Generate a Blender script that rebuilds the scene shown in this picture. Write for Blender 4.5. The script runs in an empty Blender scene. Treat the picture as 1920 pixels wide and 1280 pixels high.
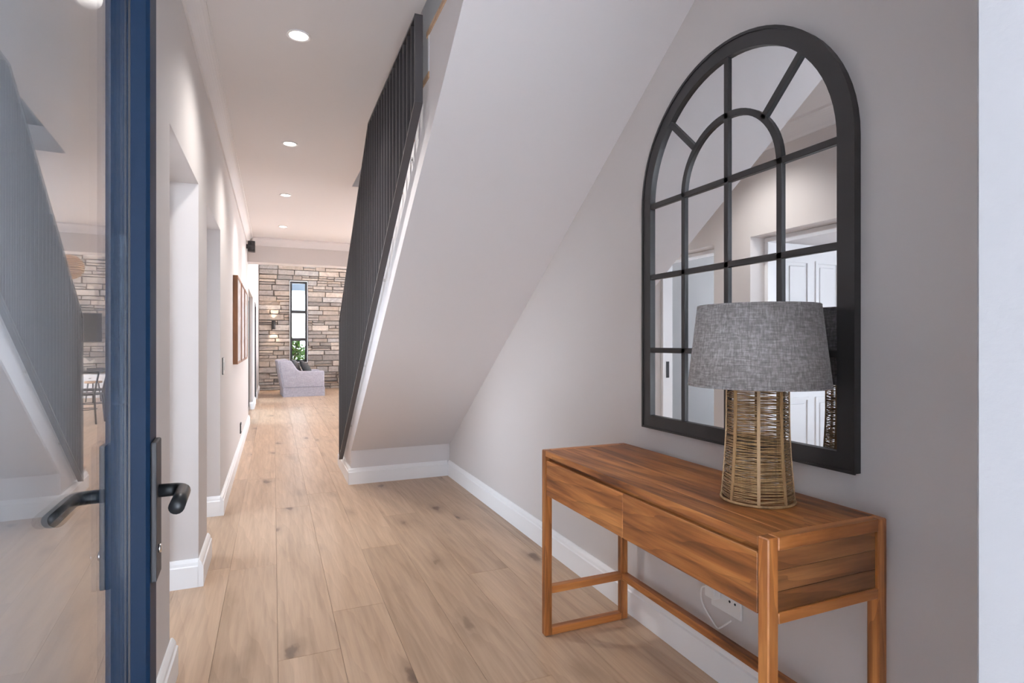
import bpy, bmesh, math, random
from mathutils import Vector, Matrix
sc = bpy.context.scene
C = sc.collection
PI = math.pi
random.seed(7)

# ------------------------------------------------------------------ camera, light, exposure
cam_d = bpy.data.cameras.new('camera'); cam = bpy.data.objects.new('camera', cam_d); C.objects.link(cam)
cam.location = (0, 0, 1.25); cam.rotation_euler = (PI/2, 0, math.radians(-22.87))
cam_d.sensor_width = 36; cam_d.lens = 36*1060/1920; cam_d.clip_start = .02; cam_d.shift_y = 0.0008
sc.camera = cam
sc.view_settings.view_transform = 'Standard'; sc.view_settings.look = 'None'
sc.view_settings.gamma = 1; sc.view_settings.use_curve_mapping = False
sc.view_settings.exposure = 0.39
sc.cycles.max_bounces = 14; sc.cycles.diffuse_bounces = 8; sc.cycles.glossy_bounces = 8
sc.cycles.transparent_max_bounces = 16; sc.cycles.sample_clamp_indirect = 6
sc.cycles.use_denoising = True

SKY = 4.6
w = bpy.data.worlds.new('sky'); sc.world = w; w.use_nodes = True
nt = w.node_tree; nt.nodes.clear()
wo = nt.nodes.new('ShaderNodeOutputWorld'); wb = nt.nodes.new('ShaderNodeBackground')
wc = nt.nodes.new('ShaderNodeTexCoord'); ws = nt.nodes.new('ShaderNodeSeparateXYZ'); wr = nt.nodes.new('ShaderNodeValToRGB')
nt.links.new(wc.outputs['Generated'], ws.inputs[0]); nt.links.new(ws.outputs['Z'], wr.inputs[0])
wr.color_ramp.elements[0].position = 0.0; wr.color_ramp.elements[0].color = (.82, .91, 1, 1)
wr.color_ramp.elements[1].position = .6; wr.color_ramp.elements[1].color = (.66, .81, 1, 1)
nt.links.new(wr.outputs[0], wb.inputs[0]); wb.inputs[1].default_value = SKY
nt.links.new(wb.outputs[0], wo.inputs[0])

sun_d = bpy.data.lights.new('sun', 'SUN'); sun_d.energy = 62; sun_d.angle = .009; sun_d.color = (1, .99, .98)
sun = bpy.data.objects.new('sun', sun_d); C.objects.link(sun)
sun.rotation_euler = Vector((-.45, .55, -.80)).to_track_quat('-Z', 'Y').to_euler()

def area(name, loc, rot, sx, sy, power=0, col=(1, 1, 1), portal=False):
    l = bpy.data.lights.new(name, 'AREA'); l.shape = 'RECTANGLE'; l.size = sx; l.size_y = sy
    l.energy = power; l.color = col
    if portal: l.cycles.is_portal = True
    o = bpy.data.objects.new(name, l); C.objects.link(o); o.location = loc; o.rotation_euler = rot
    return o
area('entrance_portal', (.26, .14, 1.15), (PI/2, 0, 0), 1.05, 2.3, portal=True)
area('living_portal', (5.05, 12.6, 1.6), (0, PI/2, 0), 3.0, 6.0, portal=True)
area('side_portal', (-2.12, 1.75, 1.3), (0, -PI/2, 0), 2.1, 1.7, portal=True)
area('side_portal_2', (-2.12, 4.44, 1.35), (0, -PI/2, 0), 2.5, 1.64, portal=True)
area('dining_portal', (5.05, 7.75, 1.15), (0, PI/2, 0), 2.3, 1.5, portal=True)
area('left_portal', (-.62, 10.6, 1.02), (0, -PI/2, 0), 2.04, 2.0, portal=True)
area('upper_portal', (-.62, 4.2, 4.4), (0, -PI/2, 0), 1.0, 1.2, portal=True)

# ------------------------------------------------------------------ materials
def srgb(r, g, b):
    f = lambda c: (c/255/12.92) if c/255 <= .04045 else ((c/255+.055)/1.055)**2.4
    return (f(r), f(g), f(b), 1)
def newmat(name):
    m = bpy.data.materials.new(name); m.use_nodes = True
    n = m.node_tree; b = n.nodes['Principled BSDF']
    return m, n, b
def N(n, t, **k):
    x = n.nodes.new(t)
    for a, v in k.items(): setattr(x, a, v)
    return x
def mixc(n, fac, a, b, mode='MIX'):
    x = n.nodes.new('ShaderNodeMix'); x.data_type = 'RGBA'; x.blend_type = mode
    for s, v in ((0, fac), (6, a), (7, b)):
        if hasattr(v, 'is_linked'): n.links.new(v, x.inputs[s])
        else: x.inputs[s].default_value = v
    return x.outputs[2]
def ramp(n, fac, stops, interp='LINEAR'):
    r = n.nodes.new('ShaderNodeValToRGB'); r.color_ramp.interpolation = interp
    e = r.color_ramp.elements
    while len(e) < len(stops): e.new(.5)
    for i, (p, c) in enumerate(stops): e[i].position = p; e[i].color = c if len(c) == 4 else (*c, 1)
    n.links.new(fac, r.inputs[0]); return r.outputs[0]
def mapping(n, scale=(1, 1, 1), rand=0, rot=(0, 0, 0)):
    tc = N(n, 'ShaderNodeTexCoord'); mp = N(n, 'ShaderNodeMapping'); mp.inputs['Scale'].default_value = scale
    mp.inputs['Rotation'].default_value = rot
    n.links.new(tc.outputs['Object'], mp.inputs[0])
    if rand:
        oi = N(n, 'ShaderNodeObjectInfo'); ml = N(n, 'ShaderNodeMath', operation='MULTIPLY'); ml.inputs[1].default_value = rand
        n.links.new(oi.outputs['Random'], ml.inputs[0]); cx = N(n, 'ShaderNodeCombineXYZ')
        for i in range(3): n.links.new(ml.outputs[0], cx.inputs[i])
        n.links.new(cx.outputs[0], mp.inputs['Location'])
    return mp.outputs[0]
def noise(n, vec, scale, detail=4, rough=.5, dist=0):
    x = N(n, 'ShaderNodeTexNoise'); x.inputs['Scale'].default_value = scale; x.inputs['Detail'].default_value = detail
    x.inputs['Roughness'].default_value = rough; x.inputs['Distortion'].default_value = dist
    n.links.new(vec, x.inputs['Vector']); return x.outputs['Fac']
def bump(n, b, h, strength, dist=.002):
    x = N(n, 'ShaderNodeBump'); x.inputs['Strength'].default_value = strength; x.inputs['Distance'].default_value = dist
    n.links.new(h, x.inputs['Height']); n.links.new(x.outputs[0], b.inputs['Normal'])

def plain(name, col, rough=.5, metal=0, bmp=0, bscale=200, var=0, spec=None):
    m, n, b = newmat(name)
    b.inputs['Base Color'].default_value = col; b.inputs['Roughness'].default_value = rough; b.inputs['Metallic'].default_value = metal
    if spec is not None: b.inputs['Specular IOR Level'].default_value = spec
    if bmp or var:
        v = mapping(n); f = noise(n, v, bscale, 3)
        if bmp: bump(n, b, f, bmp, .001)
        if var:
            g = noise(n, v, 3, 3)
            d = tuple(c*(1-var) for c in col[:3])+(1,)
            n.links.new(mixc(n, g, d, col), b.inputs['Base Color'])
    return m
def wood(name, light, mid, dark, axis='Y', scale=1.0, rough=.45, rand=37.0, knots=0.0, objvar=.25, bmp=.15, knotcol=(.10, .06, .035, 1), rings=0.0, fine=(.74, 1.04), k1=(.28, .5, .72)):
    m, n, b = newmat(name)
    s = {'X': (.7, 7, 7), 'Y': (7, .7, 7), 'Z': (7, 7, .7)}[axis]
    v = mapping(n, tuple(c*scale for c in s), rand)
    g1 = noise(n, v, 1.1, 5, .55, 1.4)
    s2 = {'X': (2.5, 60, 60), 'Y': (60, 2.5, 60), 'Z': (60, 60, 2.5)}[axis]
    v2 = mapping(n, tuple(c*scale for c in s2), rand)
    g2 = noise(n, v2, 1.0, 4, .6, .3)
    col = ramp(n, g1, [(k1[0], dark), (k1[1], mid), (k1[2], light)])
    fn = ramp(n, g2, [(.3, (fine[0], fine[0]*.97, fine[0]*.94)), (.62, (fine[1], fine[1]*.99, fine[1]*.98))])
    col = mixc(n, .8, col, fn, 'MULTIPLY')
    if rings:
        s3 = {'X': (.14, 1, 1), 'Y': (1, .14, 1), 'Z': (1, 1, .14)}[axis]
        v3 = mapping(n, tuple(c*scale for c in s3), rand)
        wv = N(n, 'ShaderNodeTexWave'); wv.wave_type = 'BANDS'; wv.bands_direction = 'DIAGONAL'; wv.wave_profile = 'SAW'
        wv.inputs['Scale'].default_value = 9; wv.inputs['Distortion'].default_value = 7; wv.inputs['Detail'].default_value = 3
        wv.inputs['Detail Scale'].default_value = .9; wv.inputs['Detail Roughness'].default_value = .55
        n.links.new(v3, wv.inputs['Vector'])
        rg = ramp(n, wv.outputs['Fac'], [(0, (1.03, 1.03, 1.03)), (.7, (1-rings*.45,)*3), (1, (1-rings, 1-rings*1.08, 1-rings*1.15))])
        col = mixc(n, 1.0, col, rg, 'MULTIPLY')
    oi = N(n, 'ShaderNodeObjectInfo')
    ov = ramp(n, oi.outputs['Random'], [(0, (1-objvar, 1-objvar*1.05, 1-objvar*1.1)), (.5, (1, 1, 1)), (1, (1+objvar*.35,)*3)])
    col = mixc(n, 1.0, col, ov, 'MULTIPLY')
    if knots:
        sk = {'X': (2.4, 5.2, 5.2), 'Y': (5.2, 2.4, 5.2), 'Z': (5.2, 5.2, 2.4)}[axis]
        vk = mapping(n, tuple(c*scale for c in sk), rand)
        dn = N(n, 'ShaderNodeTexNoise'); dn.inputs['Scale'].default_value = 4; dn.inputs['Detail'].default_value = 3
        n.links.new(vk, dn.inputs['Vector'])
        ad = N(n, 'ShaderNodeVectorMath', operation='MULTIPLY_ADD'); ad.inputs[1].default_value = (.32, .32, .32)
        n.links.new(dn.outputs['Color'], ad.inputs[0]); n.links.new(vk, ad.inputs[2])
        vo = N(n, 'ShaderNodeTexVoronoi'); vo.inputs['Scale'].default_value = 1.0; n.links.new(ad.outputs[0], vo.inputs['Vector'])
        sp = N(n, 'ShaderNodeSeparateXYZ'); n.links.new(vo.outputs['Color'], sp.inputs[0])
        k = ramp(n, vo.outputs['Distance'], [(.0, (1, 1, 1)), (.08, (.85, .85, .85)), (.13, (.28, .28, .28)), (.36, (0, 0, 0))])
        ch = ramp(n, sp.outputs[0], [(1-knots-.02, (0, 0, 0)), (1-knots+.06, (1, 1, 1))])
        kk = mixc(n, 1.0, k, ch, 'MULTIPLY')
        # grain swirls thrown by the knots
        col = mixc(n, kk, col, knotcol)
    n.links.new(col, b.inputs['Base Color'])
    rr = ramp(n, g2, [(0, (rough+.1,)*3), (1, (rough-.06,)*3)]); n.links.new(rr, b.inputs['Roughness'])
    if bmp: bump(n, b, g2, bmp, .0008)
    return m

M = {}
M['wall'] = plain('greige_wall_paint', (.595, .56, .548, 1), .75, bmp=.06, bscale=300)
M['stair_white'] = plain('stair_paint', (.71, .68, .685, 1), .75, bmp=.05, bscale=300)
M['ceiling'] = plain('ceiling_paint', (.74, .72, .72, 1), .85)
M['white'] = plain('white_gloss_trim', (.86, .86, .87, 1), .38)
M['white_door'] = plain('white_door_paint', (.78, .78, .79, 1), .4)
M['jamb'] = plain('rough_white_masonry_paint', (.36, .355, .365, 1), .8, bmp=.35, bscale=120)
M['black'] = plain('black_powder_coat', (.022, .020, .021, 1), .42)
M['rail'] = plain('charcoal_steel', (.046, .042, .046, 1), .34, spec=.6)
M['navy'] = plain('navy_aluminium', srgb(6, 30, 54), .5, spec=.2)
M['plate'] = plain('gunmetal', (.022, .022, .026, 1), .5, 0)
M['handle'] = plain('black_metal_handle', (.02, .022, .025, 1), .3, .4)
M['chrome'] = plain('chrome', (.8, .8, .8, 1), .12, 1)
M['plastic'] = plain('white_plastic', (.78, .77, .76, 1), .35)
M['dark'] = plain('dark_hole', (.01, .01, .01, 1), .7)
M['paving'] = plain('pale_paving', (.58, .60, .64, 1), .8, var=.2)
M['render'] = plain('white_render', (.85, .86, .87, 1), .9)
M['eave'] = plain('grey_eave', (.34, .40, .48, 1), .7)
M['oak'] = wood('oak_floor', (.55, .395, .275, 1), (.475, .33, .222, 1), (.36, .24, .152, 1), 'Y', .8, .33, 37, knots=.55, objvar=.14, bmp=.1, knotcol=(.12, .068, .04, 1), rings=.075, fine=(.80, 1.03), k1=(.22, .45, .75))
M['oak_tread'] = wood('oak_tread', (.56, .38, .25, 1), (.48, .31, .19, 1), (.38, .23, .13, 1), 'X', 1.0, .45, 17, objvar=.05)
wl, wm, wd = (.58, .245, .070, 1), (.39, .137, .034, 1), (.13, .038, .008, 1)
M['acY'] = wood('acacia_lengthwise', wl, wm, wd, 'Y', 1.3, .46, 23, objvar=.28, rings=.30, fine=(.62, 1.06), k1=(.33, .5, .66))
M['acX'] = wood('acacia_crosswise', wl, wm, wd, 'X', 1.3, .36, 23, knots=.12, objvar=.15, knotcol=(.03, .012, .006, 1))
M['acZ'] = wood('acacia_upright', wl, wm, wd, 'Z', 1.3, .36, 23, objvar=.1, rings=.30, fine=(.62, 1.06), k1=(.33, .5, .66))
M['acshade'] = wood('acacia_shaded_end', (.30, .125, .042, 1), (.20, .075, .024, 1), (.10, .035, .011, 1), 'X', 1.3, .36, 23, objvar=.2, rings=.30, fine=(.62, 1.06), k1=(.33, .5, .66))  # darker acacia for the end boards, their shade put into the colour
M['picwood'] = wood('picture_wood', (.36, .17, .08, 1), (.27, .115, .05, 1), (.17, .07, .03, 1), 'Z', 1.5, .5, 11)
M['cane'] = wood('cane', (.42, .27, .13, 1), (.32, .195, .09, 1), (.19, .11, .05, 1), 'Z', 4, .55, 5, objvar=.05)

def linen(name, a, b2, c, sc1=260, bmp=.5, rough=.9):
    m, n, b = newmat(name)
    v1 = mapping(n, (1, 1, .12)); v2 = mapping(n, (.12, .12, 1)); v3 = mapping(n)
    f1 = noise(n, v1, sc1, 2); f2 = noise(n, v2, sc1, 2); f3 = noise(n, v3, 90, 4, .7)
    mm = N(n, 'ShaderNodeMath', operation='ADD'); n.links.new(f1, mm.inputs[0]); n.links.new(f2, mm.inputs[1])
    m3 = N(n, 'ShaderNodeMath', operation='ADD'); n.links.new(mm.outputs[0], m3.inputs[0]); n.links.new(f3, m3.inputs[1])
    dv = N(n, 'ShaderNodeMath', operation='DIVIDE'); n.links.new(m3.outputs[0], dv.inputs[0]); dv.inputs[1].default_value = 3
    n.links.new(ramp(n, dv.outputs[0], [(.38, a), (.5, b2), (.62, c)]), b.inputs['Base Color'])
    b.inputs['Roughness'].default_value = rough; b.inputs['Sheen Weight'].default_value = .15
    bump(n, b, dv.outputs[0], bmp, .002); return m
M['linen'] = linen('grey_linen', (.13, .118, .118, 1), (.22, .203, .203, 1), (.37, .345, .345, 1))
M['upholstery'] = linen('mauve_grey_slipcover', (.24, .22, .25, 1), (.31, .285, .32, 1), (.38, .35, .385, 1), 120, .3)
M['charcoal_cloth'] = linen('charcoal_cloth', (.012, .012, .013, 1), (.02, .02, .022, 1), (.035, .034, .036, 1), 120, .3)

m, n, b = newmat('ledgestone'); v = mapping(n, rand=50)
oi = N(n, 'ShaderNodeObjectInfo')
cc = ramp(n, oi.outputs['Random'], [(0, (.17, .145, .13)), (.16, (.30, .265, .245)), (.34, (.36, .29, .235)), (.5, (.225, .205, .195)), (.64, (.44, .375, .325)), (.78, (.27, .22, .185)), (.9, (.33, .31, .30)), (1, (.60, .53, .47))])
f = noise(n, v, 14, 5, .65); cc = mixc(n, .6, cc, ramp(n, f, [(.3, (.46, .44, .42)), (.7, (1.15, 1.1, 1.06))]), 'MULTIPLY')
n.links.new(cc, b.inputs['Base Color']); b.inputs['Roughness'].default_value = .85; bump(n, b, f, .8, .02); M['stone'] = m
m, n, b = newmat('ledgestone_far'); v = mapping(n)
vo = N(n, 'ShaderNodeTexVoronoi'); vo.inputs['Scale'].default_value = 4; n.links.new(v, vo.inputs[0])
n.links.new(ramp(n, vo.outputs['Color'], [(0, (.15, .13, .115)), (.5, (.28, .24, .21)), (1, (.5, .44, .39))]), b.inputs['Base Color']); b.inputs['Roughness'].default_value = .85; M['stone_far'] = m
M['mortar'] = plain('grey_mortar', (.17, .155, .15, 1), .9)

def emis(name, col, st):
    m, n, b = newmat(name); b.inputs['Base Color'].default_value = (.9, .9, .9, 1)
    b.inputs['Emission Color'].default_value = col; b.inputs['Emission Strength'].default_value = st; return m
M['lamp_glow'] = emis('downlight_glow', (1, .93, .85, 1), 9)
M['sconce_glow'] = emis('sconce_glow', (1, .85, .68, 1), 8)

def glassmat(name, tint, refl=1.0, base=.045):
    m = bpy.data.materials.new(name); m.use_nodes = True; n = m.node_tree; n.nodes.clear()
    out = N(n, 'ShaderNodeOutputMaterial'); lw = N(n, 'ShaderNodeLayerWeight'); lw.inputs[0].default_value = .5
    pw = N(n, 'ShaderNodeMath', operation='POWER'); pw.inputs[1].default_value = 5; n.links.new(lw.outputs['Facing'], pw.inputs[0])
    ma = N(n, 'ShaderNodeMath', operation='MULTIPLY_ADD'); ma.inputs[1].default_value = .96*refl; ma.inputs[2].default_value = base
    n.links.new(pw.outputs[0], ma.inputs[0])
    tr = N(n, 'ShaderNodeBsdfTransparent'); tr.inputs[0].default_value = tint
    gl = N(n, 'ShaderNodeBsdfGlossy'); gl.inputs['Roughness'].default_value = 0.0; gl.inputs['Color'].default_value = (1, 1, 1, 1)
    mx = N(n, 'ShaderNodeMixShader'); n.links.new(ma.outputs[0], mx.inputs[0]); n.links.new(tr.outputs[0], mx.inputs[1]); n.links.new(gl.outputs[0], mx.inputs[2])
    n.links.new(mx.outputs[0], out.inputs[0]); return m
M['glass'] = glassmat('tinted_door_glass', (.94, .975, 1, 1), 1.1, .065)
M['winglass'] = glassmat('window_glass', (.95, .98, .98, 1))
m, n, b = newmat('mirror_silver'); b.inputs['Base Color'].default_value = (.80, .81, .82, 1); b.inputs['Metallic'].default_value = 1; b.inputs['Roughness'].default_value = .012; M['mirror'] = m
m, n, b = newmat('screen_black'); b.inputs['Base Color'].default_value = (.008, .009, .01, 1); b.inputs['Roughness'].default_value = .15; M['screen'] = m
m, n, b = newmat('leaf_green'); oi = mapping(n); f = noise(n, oi, 6, 2)
n.links.new(ramp(n, f, [(.3, (.05, .14, .015)), (.6, (.18, .36, .05)), (.8, (.36, .52, .12))]), b.inputs['Base Color']); b.inputs['Roughness'].default_value = .5; M['leaf'] = m
m, n, b = newmat('abstract_print'); v = mapping(n, (1, 1.2, 3), 9); f = noise(n, v, 2.2, 4, .6, .8)
n.links.new(ramp(n, f, [(.3, (.30, .26, .25)), (.5, (.46, .42, .41)), (.7, (.60, .56, .55))]), b.inputs['Base Color']); b.inputs['Roughness'].default_value = .6; M['print'] = m
M['wicker'] = wood('pale_wicker', (.66, .44, .25, 1), (.55, .34, .18, 1), (.40, .23, .11, 1), 'X', 4, .7, 3)
M['glowwarm'] = M['wicker']

# ------------------------------------------------------------------ mesh helpers
def box(bm, x0, x1, y0, y1, z0, z1, bev=0, seg=1):
    vs = [bm.verts.new(p) for p in ((x0, y0, z0), (x1, y0, z0), (x1, y1, z0), (x0, y1, z0), (x0, y0, z1), (x1, y0, z1), (x1, y1, z1), (x0, y1, z1))]
    fs = [bm.faces.new([vs[i] for i in q]) for q in ((3, 2, 1, 0), (4, 5, 6, 7), (0, 1, 5, 4), (1, 2, 6, 5), (2, 3, 7, 6), (3, 0, 4, 7))]
    if bev:
        es = list({e for f in fs for e in f.edges})
        bmesh.ops.bevel(bm, geom=es, offset=bev, segments=seg, affect='EDGES', profile=.5)
    return vs
def prism(bm, poly, a0, a1, axis='X', bev=0):
    def P(u, v, a): return {'X': (a, u, v), 'Y': (u, a, v), 'Z': (u, v, a)}[axis]
    A = [bm.verts.new(P(u, v, a0)) for u, v in poly]; B = [bm.verts.new(P(u, v, a1)) for u, v in poly]
    fs = [bm.faces.new(A), bm.faces.new(B[::-1])]
    k = len(poly)
    for i in range(k): fs.append(bm.faces.new([A[i], B[i], B[(i+1) % k], A[(i+1) % k]]))
    bmesh.ops.recalc_face_normals(bm, faces=fs)
    if bev:
        es = list({e for f in fs for e in f.edges}); bmesh.ops.bevel(bm, geom=es, offset=bev, segments=2, affect='EDGES', profile=.5)
def strip(bm, outer, inner, a0, a1, axis='X', closed=True):
    """ring between two matching outlines, extruded from a0 to a1"""
    def P(u, v, a): return {'X': (a, u, v), 'Y': (u, a, v), 'Z': (u, v, a)}[axis]
    k = len(outer); L = []
    for poly in (outer, inner):
        for a in (a0, a1): L.append([bm.verts.new(P(u, v, a)) for u, v in poly])
    o0, o1, i0, i1 = L; fs = []
    for j in range(k if closed else k-1):
        h = (j+1) % k
        fs += [bm.faces.new((o0[j], o0[h], i0[h], i0[j])), bm.faces.new((o1[j], i1[j], i1[h], o1[h])), bm.faces.new((o0[j], o1[j], o1[h], o0[h])), bm.faces.new((i0[j], i0[h], i1[h], i1[j]))]
    if not closed:
        for j in (0, k-1): fs.append(bm.faces.new((o0[j], i0[j], i1[j], o1[j])))
    bmesh.ops.recalc_face_normals(bm, faces=fs)
def tube(bm, pts, r, sides=8, closed=False, cap=True):
    pts = [Vector(p) for p in pts]; k = len(pts); rings = []
    rr = r if isinstance(r, (list, tuple)) else [r]*k
    prev = None
    for i, p in enumerate(pts):
        if closed: t = pts[(i+1) % k]-pts[i-1]
        else: t = pts[min(i+1, k-1)]-pts[max(i-1, 0)]
        t.normalize()
        ref = Vector((0, 0, 1)) if abs(t.z) < .9 else Vector((1, 0, 0))
        if prev is None: s = t.cross(ref).normalized()
        else:
            s = prev-t*prev.dot(t); s = s.normalized() if s.length > 1e-4 else t.cross(ref).normalized()
        prev = s; u = t.cross(s).normalized()
        rings.append([bm.verts.new(p+(s*math.cos(2*PI*j/sides)+u*math.sin(2*PI*j/sides))*rr[i]) for j in range(sides)])
    fs = []
    for i in range(k if closed else k-1):
        a, b2 = rings[i], rings[(i+1) % k]
        for j in range(sides): fs.append(bm.faces.new((a[j], a[(j+1) % sides], b2[(j+1) % sides], b2[j])))
    if not closed and cap: fs += [bm.faces.new(rings[0][::-1]), bm.faces.new(rings[-1])]
    for f in fs: f.smooth = True
    return fs
def lathe(bm, prof, cx, cy, seg=48, closed=False, cap=False):
    rings = [[bm.verts.new((cx+r*math.cos(2*PI*j/seg), cy+r*math.sin(2*PI*j/seg), z)) for j in range(seg)] for r, z in prof]
    fs = []; k = len(rings)
    for i in range(k if closed else k-1):
        a, b2 = rings[i], rings[(i+1) % k]
        for j in range(seg): fs.append(bm.faces.new((a[j], a[(j+1) % seg], b2[(j+1) % seg], b2[j])))
    if cap: fs += [bm.faces.new(rings[0][::-1]), bm.faces.new(rings[-1])]
    bmesh.ops.recalc_face_normals(bm, faces=fs)
    for f in fs: f.smooth = True
def obj(name, bm, mat, parent=None, smooth=False):
    me = bpy.data.meshes.new(name)
    bm.normal_update()
    bm.to_mesh(me); bm.free(); me.materials.append(mat if not isinstance(mat, str) else M[mat])
    if smooth:
        for p in me.polygons: p.use_smooth = True
    o = bpy.data.objects.new(name, me); C.objects.link(o)
    if parent: o.parent = parent
    return o
def NB(): return bmesh.new()
def bx(name, mat, parent, *a, bev=0, seg=1):
    bm = NB(); box(bm, *a, bev=bev, seg=seg); return obj(name, bm, mat, parent)
def tag(o, label=None, cat=None, group=None, kind=None):
    if label: o['label'] = label
    if cat: o['category'] = cat
    if group: o['group'] = group
    if kind: o['kind'] = kind
    return o
def thing(name, label, cat, loc=(0, 0, 0), rz=0, group=None):
    o = bpy.data.objects.new(name, None); C.objects.link(o); o.empty_display_size = .1
    o.location = loc; o.rotation_euler = (0, 0, rz); return tag(o, label, cat, group)
def copy_tree(o, parent=None):
    c = o.copy(); C.objects.link(c)
    if parent: c.parent = parent
    for ch in list(o.children): copy_tree(ch, c)
    return c
def struct(name, bm, mat, label):
    o = obj(name, bm, mat); return tag(o, label, kind='structure')
def sempty(name, label, loc=(0, 0, 0), rz=0, cat=None):
    o = bpy.data.objects.new(name, None); C.objects.link(o); o.location = loc; o.rotation_euler = (0, 0, rz)
    return tag(o, label, cat, kind='structure')

# ------------------------------------------------------------------ key dimensions (metres, camera at the origin)
XL, XR = -.356, 1.531
CEIL = 2.80; TH = .25
O1, O2, O3, O4 = (2.43, 3.31), (3.70, 4.595), (9.55, 11.6), (12.7, 13.6)
OH = 2.064
YB = 9.2; YF = 16.08
PY = -2.7
SX = .63                                  # outer side of the stair

# ------------------------------------------------------------------ walls
bm = NB(); xo = XL-TH
for y0, y1 in ((.15, O1[0]), (O1[1], O2[0]), (O2[1], O3[0]), (O3[1], O4[0]), (O4[1], YF)):
    box(bm, xo, XL, y0, y1, 0, 2.8)
for a, h in ((O1, OH), (O2, OH), (O3, 2.08), (O4, 2.08)): box(bm, xo, XL, a[0], a[1], h, 2.8)
box(bm, xo, XL, YB, 10.6, 2.8, 3.7)
box(bm, xo, XL, 10.6, 15.4, 3.4, 3.7); box(bm, xo, XL, 15.4, YF, 2.8, 3.7)
struct('wall_left', bm, 'wall', 'long greige left wall of the hall pierced by doorways')
YR = 6.25
bm = NB(); box(bm, XR, XR+.2, .15, YR, 0, 5.5); box(bm, XR, XR+.2, YR, YB, 2.8, 5.5)
struct('wall_right', bm, 'wall', 'plain greige wall on the right behind the console and mirror')
bm = NB(); box(bm, .80, XR+.2, .15, .40, 0, 2.8); box(bm, xo, -.27, .15, .40, 0, 2.8); box(bm, -.27, .80, .15, .40, 2.32, 2.8)
struct('wall_front', bm, 'wall', 'entrance wall around the front doorway')
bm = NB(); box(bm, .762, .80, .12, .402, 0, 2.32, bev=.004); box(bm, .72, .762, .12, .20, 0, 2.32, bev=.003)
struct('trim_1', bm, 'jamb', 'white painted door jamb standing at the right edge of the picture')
bm = NB(); box(bm, xo, XR+.2, YB, YB+.28, 2.44, 3.7)
struct('wall_bulkhead', bm, 'wall', 'greige beam crossing the far end of the hall')
bm = NB(); box(bm, -1.6, 2.6, PY, .15, 2.45, 2.65); box(bm, -1.6, -1.4, PY, .15, -.085, 2.45); box(bm, 2.4, 2.6, PY, .15, -.085, 2.45); box(bm, -1.6, 2.6, PY-.2, PY, 2.1, 2.65); box(bm, -1.6, xo, .15, .3, -.085, 2.65); box(bm, XR+.2, 2.6, .15, .3, -.085, 2.65)  # unseen roof and walls, added to hold back daylight at the entrance
struct('wall_light_baffle', bm, 'render', 'unseen white roof and side walls added outside the front door to limit daylight')
# living room shell
bm = NB(); box(bm, XR+.2, 5.2, YR-.2, YR, 0, 2.8); box(bm, XR+.2, 5.2, YB, YB+.28, 2.44, 3.7)
struct('wall_living', bm, 'wall', 'greige return wall of the living room beside the hall')
bm = NB()
for y0, y1 in ((YR, 7.0), (8.5, 9.7), (15.5, YF)): box(bm, 5.0, 5.2, y0, y1, 0, 3.7)
box(bm, 5.0, 5.2, 7.0, 8.5, 2.3, 3.7)
box(bm, 5.0, 5.2, 9.7, 15.5, 3.0, 3.7); box(bm, 5.0, 5.2, 12.55, 12.65, 0, 3.0)
struct('wall_window', bm, 'wall', 'glazed side of the living room with wide openings')

# far stone wall
WX0, WX1, WZ0, WZ1 = .395, .835, .72, 2.87
bm = NB(); y0, y1 = YF, YF+.25
box(bm, xo, WX0, y0, y1, 0, 3.7); box(bm, WX1, 5.2, y0, y1, 0, 3.7); box(bm, WX0, WX1, y0, y1, 0, WZ0); box(bm, WX0, WX1, y0, y1, WZ1, 3.7)
stonewall = struct('wall_far', bm, 'mortar', 'far living room wall clad in split ledge stones around a tall window')
def stone(bm, x0, x1, z0, z1, d):
    g = .0025; x0 += g; x1 -= g; z0 += g; z1 -= g
    j = lambda s: random.uniform(-s, s)
    B = [bm.verts.new(p) for p in ((x0, YF, z0), (x1, YF, z0), (x1, YF, z1), (x0, YF, z1))]
    i = .009
    F = [bm.verts.new(p) for p in ((x0+i+j(.008), YF-d+j(.012), z0+i+j(.006)), (x1-i+j(.008), YF-d+j(.012), z0+i+j(.006)), (x1-i+j(.008), YF-d+j(.012), z1-i+j(.006)), (x0+i+j(.008), YF-d+j(.012), z1-i+j(.006)))]
    bm.faces.new(F); 
    for k in range(4): bm.faces.new((B[k], B[(k+1) % 4], F[(k+1) % 4], F[k]))
z = 0.0; ns = 0; far = NB()
def lay(s0, s1, za, zb_):
    global ns
    if s1-s0 < .03: return
    d = random.uniform(.02, .075)
    if ns < 298 and s0 < 1.75:
        b2 = NB(); stone(b2, s0, s1, za, zb_, d); bmesh.ops.recalc_face_normals(b2, faces=b2.faces[:]); obj('stone', b2, 'stone', stonewall); ns += 1
    else: stone(far, s0, s1, za, zb_, d)
while z < 3.45:
    h = random.choice((.10, .12, .14, .155)); x = XL+.002
    while x < 5.0:
        x1 = min(x+random.uniform(.22, .62), 5.0); z1 = z+h
        segs = [(x, x1)]
        if z1 > WZ0+.02 and z < WZ1-.02:
            segs = []
            if x < WX0-.02: segs.append((x, min(x1, WX0-.004)))
            if x1 > WX1+.02: segs.append((max(x, WX1+.004), x1))
        for s0, s1 in segs:
            if h > .11 and random.random() < .42:      # two thin ledges on top of each other
                zm = z+h*random.uniform(.38, .62); lay(s0, s1, z, zm)
                if random.random() < .4 and s1-s0 > .3: sm = s0+(s1-s0)*random.uniform(.35, .65); lay(s0, sm, zm, z1); lay(sm, s1, zm, z1)
                else: lay(s0, s1, zm, z1)
            else: lay(s0, s1, z, z1)
        x = x1
    z += h
bmesh.ops.recalc_face_normals(far, faces=far.faces[:])
o = obj('stone_cladding', far, 'stone_far', stonewall); o['kind'] = 'stuff'

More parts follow.
